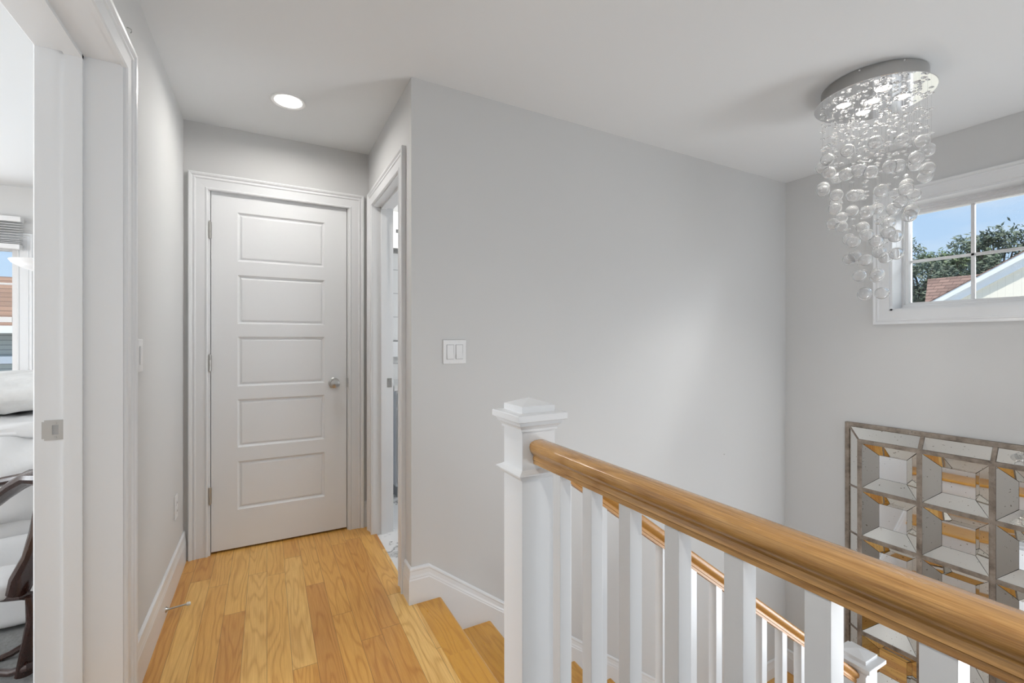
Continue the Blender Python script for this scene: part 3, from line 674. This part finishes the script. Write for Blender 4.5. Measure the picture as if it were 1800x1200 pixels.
b_ = MB(); b_.sphere((0, 0, 0), .0282, 28, 18); b_.sphere((0, 0, 0), .0245, 28, 18, flip=True)
bme = ball_src.data; bpy.data.objects.remove(ball_src); bme = b_.build('glass_bubble', M['glass'], None, recalc=False); bm_data = bme.data; bpy.data.objects.remove(bme)
bead = MB()
ro = [(0.0018, .0048), (.0068, .0026), (.0100, 0), (.0068, -.0026), (.0018, -.0048)]
bead.lathe((0, 0, 0), ro, 8, smooth=False); bd_o = bead.build('crystal_bead', M['glass']); bd_data = bd_o.data; bpy.data.objects.remove(bd_o)
cc0 = Vector((CX, CY, H))
wires = []
for (x_, y_, z_) in balls:
    o = bpy.data.objects.new('glass_bubble', bm_data); C.objects.link(o); o.parent = ch; o.location = Vector((x_, y_, z_))-cc0
    wires.append((x_, y_, z_))
rr = random.Random(3)
for k in range(26):
    a = rr.uniform(0, 2*PI); r_ = (PR-.012)*math.sqrt(rr.uniform(.25, 1)); wires.append((CX+r_*math.cos(a), CY+r_*math.sin(a), 2.10-.25*(1-r_/PR)+rr.uniform(-.05, .08)))
beads = []
for (x_, y_, z_) in wires:
    MB().tube([(x_, y_, PZ), (x_, y_, z_)], .0002, 4).build('suspension_wire', M['brush'], ch)
    L = PZ-z_; z = PZ-rr.uniform(.01, .05)
    while z > z_+.035:
        if z > 2.0 or rr.random() < .7: beads.append((x_, y_, z))
        z -= rr.uniform(.05, .12) if z > 2.02 else rr.uniform(.06, .15)
beads.sort(key=lambda p: p[0]*sY+p[1]*cY)
for p in beads[:100]:
    o = bpy.data.objects.new('crystal_bead', bd_data); C.objects.link(o); o.parent = ch; o.location = Vector(p)-cc0; o.rotation_euler = (rr.uniform(-.35, .35), rr.uniform(-.35, .35), rr.uniform(0, 1))
rest = MB()
for p in beads[100:]: rest.lathe(p, ro, 8, smooth=False)
tag(rest.build('crystal_beads', M['glass'], ch), 'further small crystal beads on the rear strings', kind='stuff')

# ------------------------------------------------------------------ bedroom
bwn = thing('window_3', ((BWX0+BWX1)/2, 5.0, BWZ0), 'white bedroom window seen through the left doorway', 'window', kind='structure')
m = MB()
def wframe(m, x0, x1, z0, z1, wd=.045): m.box(x0, x0+wd, 4.99, 5.06, z0, z1); m.box(x1-wd, x1, 4.99, 5.06, z0, z1); m.box(x0+wd, x1-wd, 4.99, 5.06, z0, z0+wd); m.box(x0+wd, x1-wd, 4.99, 5.06, z1-wd, z1)
wframe(m, BWX0, BWX1, BWZ0, BWZ1); m.box(-2.55, -2.49, 4.99, 5.06, BWZ0+.045, BWZ1-.045); m.box(BWX0+.045, BWX1-.045, 4.985, 5.055, 1.345, 1.385); m.box(BWX0+.045, BWX1-.045, 5.02, 5.035, 1.64, 1.655)
m.build('window_frame', M['vinyl'], bwn); bx(BWX0+.03, BWX1-.03, 5.03, 5.034, BWZ0+.03, BWZ1-.03).build('glass', M['pane'], bwn)
casing('y', 4.95, -1, BWX0, BWX1, BWZ0, BWZ1, 'trim_11', 'white casing round the bedroom window', full=True)
bl = thing('window_blind', ((BWX0-.06-1.665)/2, 4.90, 2.155), 'raised white slatted blind at the top of the bedroom window', 'window blind')
bx(BWX0-.05, -1.668, 4.865, 4.925, 2.115, 2.155).build('headrail', M['vinyl'], bl, .003)
for k in range(9):
    z = 2.10-.019*k if k < 6 else 1.986-.013*(k-6)-.004
    m = MB(); m.loops([[(BWX0-.04, 4.87, z-.006), (BWX0-.04, 4.925, z+.006), (BWX0-.04, 4.925, z+.009), (BWX0-.04, 4.87, z-.003)], [(-1.675, 4.87, z-.006), (-1.675, 4.925, z+.006), (-1.675, 4.925, z+.009), (-1.675, 4.87, z-.003)]])
    m.build('slat', M['vinyl'], bl)
bx(BWX0-.04, -1.675, 4.87, 4.925, 1.905, 1.943).build('bottom_rail', M['vinyl'], bl, .003)
lp = thing('floor_lamp', (-1.455, 4.6, 0), 'white torchiere floor lamp beside the bedroom window', 'floor lamp')
MB().lathe((-1.455, 4.6, 0), [(0, 0), (.13, 0), (.13, .012), (.02, .03), (.012, .05)], 28, caps=False).build('base', M['brush'], lp)
MB().tube([(-1.455, 4.6, .03), (-1.455, 4.6, 1.72)], .0115, 14).build('pole', M['brush'], lp)
MB().lathe((-1.455, 4.6, 1.70), [(.02, 0), (.06, .012), (.12, .034), (.165, .064), (.178, .086), (.174, .087), (.160, .066), (.11, .038), (.05, .02), (0, .014)], 40, caps=False).build('lamp_shade', M['vinyl'], lp)
tag(bx(-3.6, -.62, .9, 2.75, 0, .012).build('area_rug', M['rug']), 'mottled grey rug on the bedroom floor', 'rug')

def cushion(name, x0, x1, y0, y1, z0, z1, mat, parent, amp=.02, sc=5, pw=4, n=40, seed=0):
    """soft box: superellipse cross-section with folds"""
    vs_ = []; fs = []; N_ = n; M_ = n//2
    cx, cy, cz = (x0+x1)/2, (y0+y1)/2, (z0+z1)/2; a, b, c = (x1-x0)/2, (y1-y0)/2, (z1-z0)/2
    def se(v, p): return math.copysign(abs(v)**(2/p), v)
    for i in range(M_+1):
        ph = -PI/2+PI*i/M_
        for k in range(N_):
            th = 2*PI*k/N_
            p = Vector((a*se(math.cos(ph), pw)*se(math.cos(th), pw*1.4), b*se(math.cos(ph), pw)*se(math.sin(th), pw*1.4), c*se(math.sin(ph), pw)))
            d = noise.noise(Vector((p.x*sc, p.y*sc, p.z*sc*2+seed)))*amp+noise.noise(Vector((p.x*sc*3.1, p.y*sc*3.1, seed+p.z*9)))*amp*.4
            nrm = Vector((p.x/a/a, p.y/b/b, p.z/c/c)).normalized() if p.length > 0 else Vector((0, 0, 1))
            vs_.append(Vector((cx, cy, cz))+p+nrm*d)
    for i in range(M_):
        for k in range(N_):
            l = (k+1) % N_; fs.append((i*N_+k, i*N_+l, (i+1)*N_+l, (i+1)*N_+k))
    mb_ = MB(); mb_.add(vs_, fs, True); return mb_.build(name, mat, parent)
bed = thing('bed', (-1.7, 3.6, 0), 'bed with puffy white comforter seen through the left doorway', 'bed')
cushion('bed_skirt', -2.7, -.68, 2.58, 4.4, .013, .42, M['fabric'], bed, .006, 9, 14, 64, 1)
cushion('mattress', -2.7, -.66, 2.58, 4.4, .36, .62, M['fabric'], bed, .01, 5, 7, 64, 2)
cushion('comforter', -2.74, -.63, 2.52, 4.4, .42, .80, M['fabric'], bed, .035, 5, 5, 96, 3)
cushion('folded_sheet', -2.72, -.64, 2.66, 4.4, .76, .87, M['fabric'], bed, .02, 8, 5, 96, 4)
tag(cushion('pillow', -1.9, -.62, 2.72, 3.5, .875, 1.04, M['fluffy'], None, .02, 8, 3.2, 64, 5), 'fluffy white pillow on top of the bed', 'pillow')
# dark carved chair
chr_ = thing('wooden_chair', (-.78, 2.2, .014), 'dark mahogany chair with curved back just inside the bedroom', 'chair')
def V(px, py, d):                                  # joint positions read off the photograph at real distances
    t = (px-900)/FP; return Vector(((sY+t*cY)*d, (cY-t*sY)*d, HC+(598.13-py)/FP*d))
MB().tube([V(-70, 925, 1.62), V(-30, 898, 1.60), V(5, 870, 1.59), V(30, 852, 1.58), V(55, 838, 1.57), V(82, 838, 1.57), V(110, 846, 1.57)], [.024, .027, .029, .032, .036, .040, .036], 12, flat=.75).build('top_rail', M['mahogany'], chr_)
MB().tube([V(85, 840, 1.57), V(76, 885, 1.57), V(68, 930, 1.565), V(58, 975, 1.56), V(42, 1012, 1.56), V(32, 1040, 1.56)], [.028, .026, .028, .032, .040, .034], 12, flat=.8).build('back_post', M['mahogany'], chr_)
MB().tube([V(-40, 856, 1.70), V(5, 846, 1.70), V(45, 838, 1.69), V(90, 845, 1.68)], [.016, .018, .018, .016], 10).build('arm_rail', M['mahogany'], chr_)
MB().tube([V(-60, 1052, 1.60), V(10, 1050, 1.58), V(40, 1046, 1.56), V(80, 1048, 1.60)], [.014, .014, .015, .014], 10).build('seat_rail', M['mahogany'], chr_)
MB().tube([V(62, 1045, 1.56), V(62, 1085, 1.56), V(54, 1125, 1.56), V(45, 1160, 1.57), V(44, 1184, 1.575)], [.026, .026, .024, .022, .026], 12, flat=.7).build('leg', M['mahogany'], chr_)
MB().tube([V(100, 1045, 1.70), V(98, 1100, 1.69), V(93, 1140, 1.69), V(95, 1148, 1.69)], [.022, .02, .018, .02], 12).build('leg', M['mahogany'], chr_)
MB().tube([V(-20, 1182, 1.58), V(20, 1182, 1.57), V(48, 1172, 1.56), V(80, 1160, 1.62)], [.012, .013, .014, .012], 10).build('stretcher', M['mahogany'], chr_)
MB().tube([V(-20, 1166, 1.66), V(20, 1148, 1.68), V(60, 1124, 1.72), V(95, 1108, 1.75)], [.011, .012, .013, .012], 10).build('stretcher', M['mahogany'], chr_)
cushion('seat_cushion', -1.25, -.76, 2.2, 2.42, .29, .36, M['fabric'], chr_, .004, 5, 4, 40, 8)

# ------------------------------------------------------------------ bathroom sliver
vn = thing('bathroom_vanity', (1.3, 3.55, -.006), 'white bathroom vanity glimpsed through the right doorway', 'vanity')
bx(.86, 1.8, 3.42, 3.94, .09, .82).build('cabinet', M['trim'], vn, .002)
bx(.88, 1.8, 3.46, 3.94, -.004, .089).build('toe_kick', M['greytile'], vn)
bx(.872, 1.30, 3.402, 3.42, .69, .80).build('drawer', M['trim'], vn, .002)
bx(.872, 1.30, 3.402, 3.42, .11, .675).build('cabinet_door', M['trim'], vn, .002)
bx(.84, 1.82, 3.39, 3.945, .82, .86).build('countertop', M['stone'], vn, .003)
mc = thing('medicine_cabinet', (1.2, 3.9, 1.2), 'mirrored bathroom cabinet above the vanity', 'cabinet')
bx(.90, 1.6, 3.84, 3.945, 1.20, 1.94).build('cabinet_body', M['tile'], mc)
bx(.895, 1.6, 3.836, 3.84, 1.21, 1.93).build('mirror_door', M['tile'], mc)
bx(.93, 1.6, 3.834, 3.945, 1.94, 1.985).build('top_rail', M['brush'], mc)
vl = thing('vanity_light', (1.2, 3.88, 2.15), 'lit vanity light bar high on the bathroom wall', 'wall light')
bx(.80, 1.6, 3.85, 3.90, 2.0, 2.30).build('glass_shade', M['shade'], vl, .01)
bx(.965, 1.55, 3.83, 3.85, 2.115, 2.145).build('metal_band', M['brush'], vl)
tw = MB(); tw.box(.78, 1.4, 3.80, 3.83, 1.06, 1.19)
tag(tw.build('hand_towel', M['fabric'], None, .008), 'white towel hanging above the vanity counter', 'towel')

# ------------------------------------------------------------------ outdoors
S('ground', bx(-60, 70, -40, 80, -3.3, -3.2), M['ground'], 'ground around the house, kept pale to bounce light', 'ground')
# neighbouring gabled house: gable wall facing us
h1 = thing('neighbour_house', (17, 1.0, -3.2), 'cream gabled house with white rake boards outside the stairwell window', 'house')
GX = 13.0; sl_ = (2.904-2.062)/(4.309-2.94); py = -.6; pz = 2.062+(4.309-py)*sl_
gy_l = 8.6; gzl = pz-(gy_l-py)*sl_; gy_r = 2*py-gy_l
mb_ = MB(); tri = [(gy_l-.5, -3.2), (gy_l-.5, gzl+.2), (py, pz-.2), (gy_r+.5, gzl+.2), (gy_r+.5, -3.2)]
mb_.loops([[(GX, a, b) for a, b in tri], [(GX+7, a, b) for a, b in tri]]); mb_.build('gable_wall', M['siding'], h1)
for s_, yy in ((1, gy_l), (-1, gy_r)):
    mb_ = MB(); sec = lambda x0_, x1_, o0, o1: mb_.loops([[(x0_, yy, gzl+o0), (x1_, yy, gzl+o0), (x1_, yy, gzl+o1), (x0_, yy, gzl+o1)], [(x0_, py, pz+o0), (x1_, py, pz+o0), (x1_, py, pz+o1), (x0_, py, pz+o1)]])
    sec(GX-.06, GX+.02, -.27, -.13); sec(GX-.14, GX-.02, -.13, -.01); mb_.build('rake_board', M['extwhite'], h1)
    mb_ = MB(); sec(GX-.15, GX+7, -.01, .012); mb_.build('roof_slope', M['shingle'], h1)
bx(GX-.05, GX, -5, 2.9, 2.02, 2.075).build('band_board', M['extwhite'], h1)
h2 = thing('distant_house', (24, 2, -3.2), 'house wing with brown-red shingle roof behind the gable', 'house')
mb_ = MB(); mb_.loops([[(21.4, y_-.75, 2.12), (24.0, y_, 3.74), (26.6, y_-.75, 2.12), (26.6, y_-.75, 2.0), (21.4, y_-.75, 2.0)] for y_ in (8.12, -2)]); mb_.build('roof', M['shingle'], h2)
bx(21.8, 26.2, -2, 7.0, -3.2, 2.0).build('wall', M['siding'], h2)
h3 = thing('back_garden_house', (-7, 18, -3.2), 'grey clapboard house with tan roof outside the bedroom window', 'house')
bx(-11, -3, 16, 22, -3.2, 1.75).build('wall', M['clap'], h3)
mb_ = MB(); mb_.loops([[(x_, 15.6, 1.55), (x_, 19, 3.1), (x_, 22.4, 1.55), (x_, 22.4, 1.4), (x_, 15.6, 1.4)] for x_ in (-11.3, -2.7)]); mb_.build('roof', M['tanroof'], h3)
bx(-11, -3, 15.55, 15.7, 1.38, 1.56).build('gutter', M['extwhite'], h3)
bx(-11, -3, 15.9, 16.0, .62, .80).build('trim_board', M['extwhite'], h3)

def tree(loc, hgt, rad, mat, label, seed, nleaf=5200, ls=.16):
    rg = random.Random(seed); t = thing('tree', loc, label, 'tree', 'trees beyond the neighbouring house')
    tk = MB(); x, y, z = loc; pts = [(x+rg.uniform(-.1, .1)*i, y+rg.uniform(-.1, .1)*i, z+hgt*.85*i/6) for i in range(7)]
    tk.tube(pts, [.24*(1-i/8) for i in range(7)], 8)
    cl = []
    for k in range(30):
        a = rg.uniform(0, 2*PI); hh = rg.uniform(.42, .97); r_ = rad*rg.uniform(.25, 1)*(1.15-abs(hh-.6))
        c = Vector((x+r_*math.cos(a), y+r_*math.sin(a), z+hgt*hh)); cl.append((c, rg.uniform(.45, .95)))
        i0 = min(int(hh*6*.9), 5); p0 = Vector(pts[i0]); tk.tube([p0, (p0+c)/2+Vector((0, 0, -.15)), c], [.07, .045, .02], 5)
    tk.build('trunk', M['bark'], t)
    lf = MB(); vv = []; ff = []
    for k in range(nleaf):
        c, r_ = cl[rg.randrange(len(cl))]
        u = Vector((rg.gauss(0, 1), rg.gauss(0, 1), rg.gauss(0, .75))).normalized()*r_*rg.uniform(.35, 1.05)
        p = c+u; a = Vector((rg.gauss(0, 1), rg.gauss(0, 1), rg.gauss(0, 1))).normalized(); b = a.orthogonal().normalized()
        s_ = ls*rg.uniform(.5, 1.1); n_ = len(vv)
        vv += [p-a*s_, p+b*s_*.4, p+a*s_, p-b*s_*.4]; ff.append((n_, n_+1, n_+2, n_+3))
    lf.v = [tuple(v) for v in vv]; lf.f = ff; lf.sm = [False]*len(ff); lf.build('foliage', mat, t, recalc=False)
def tree_at(px, xd, top, rad, mat, label, seed, n, ls):
    t = (px-900)/FP; rx, ry = sY+t*cY, cY-t*sY
    tree((xd, ry/rx*xd, -3.2), HC+(598.13-top)/FP*xd/rx+3.2, rad, mat, label, seed, n, ls)
tree_at(1612, 35.5, 432, 1.8, M['leafA'], 'grey-green tree at the left edge of the stairwell window', 1, 5600, .17)
tree_at(1676, 41.5, 440, 1.9, M['leafB'], 'brighter green tree behind the brown-red roof', 2, 5200, .2)
tree_at(1750, 29.8, 408, 1.45, M['leafA'], 'tall dark tree rising behind the white rake board', 3, 6000, .15)
tree_at(1642, 47.5, 444, 2.0, M['leafA'], 'hazy tree between the nearer crowns in the window', 4, 5200, .23)
tree_at(1712, 54, 448, 2.2, M['leafA'], 'farthest grey-green tree seen through the middle bar', 6, 5200, .26)
tree_at(1815, 36, 450, 1.3, M['leafB'], 'tree at the right edge of the window above the gable', 7, 3200, .17)
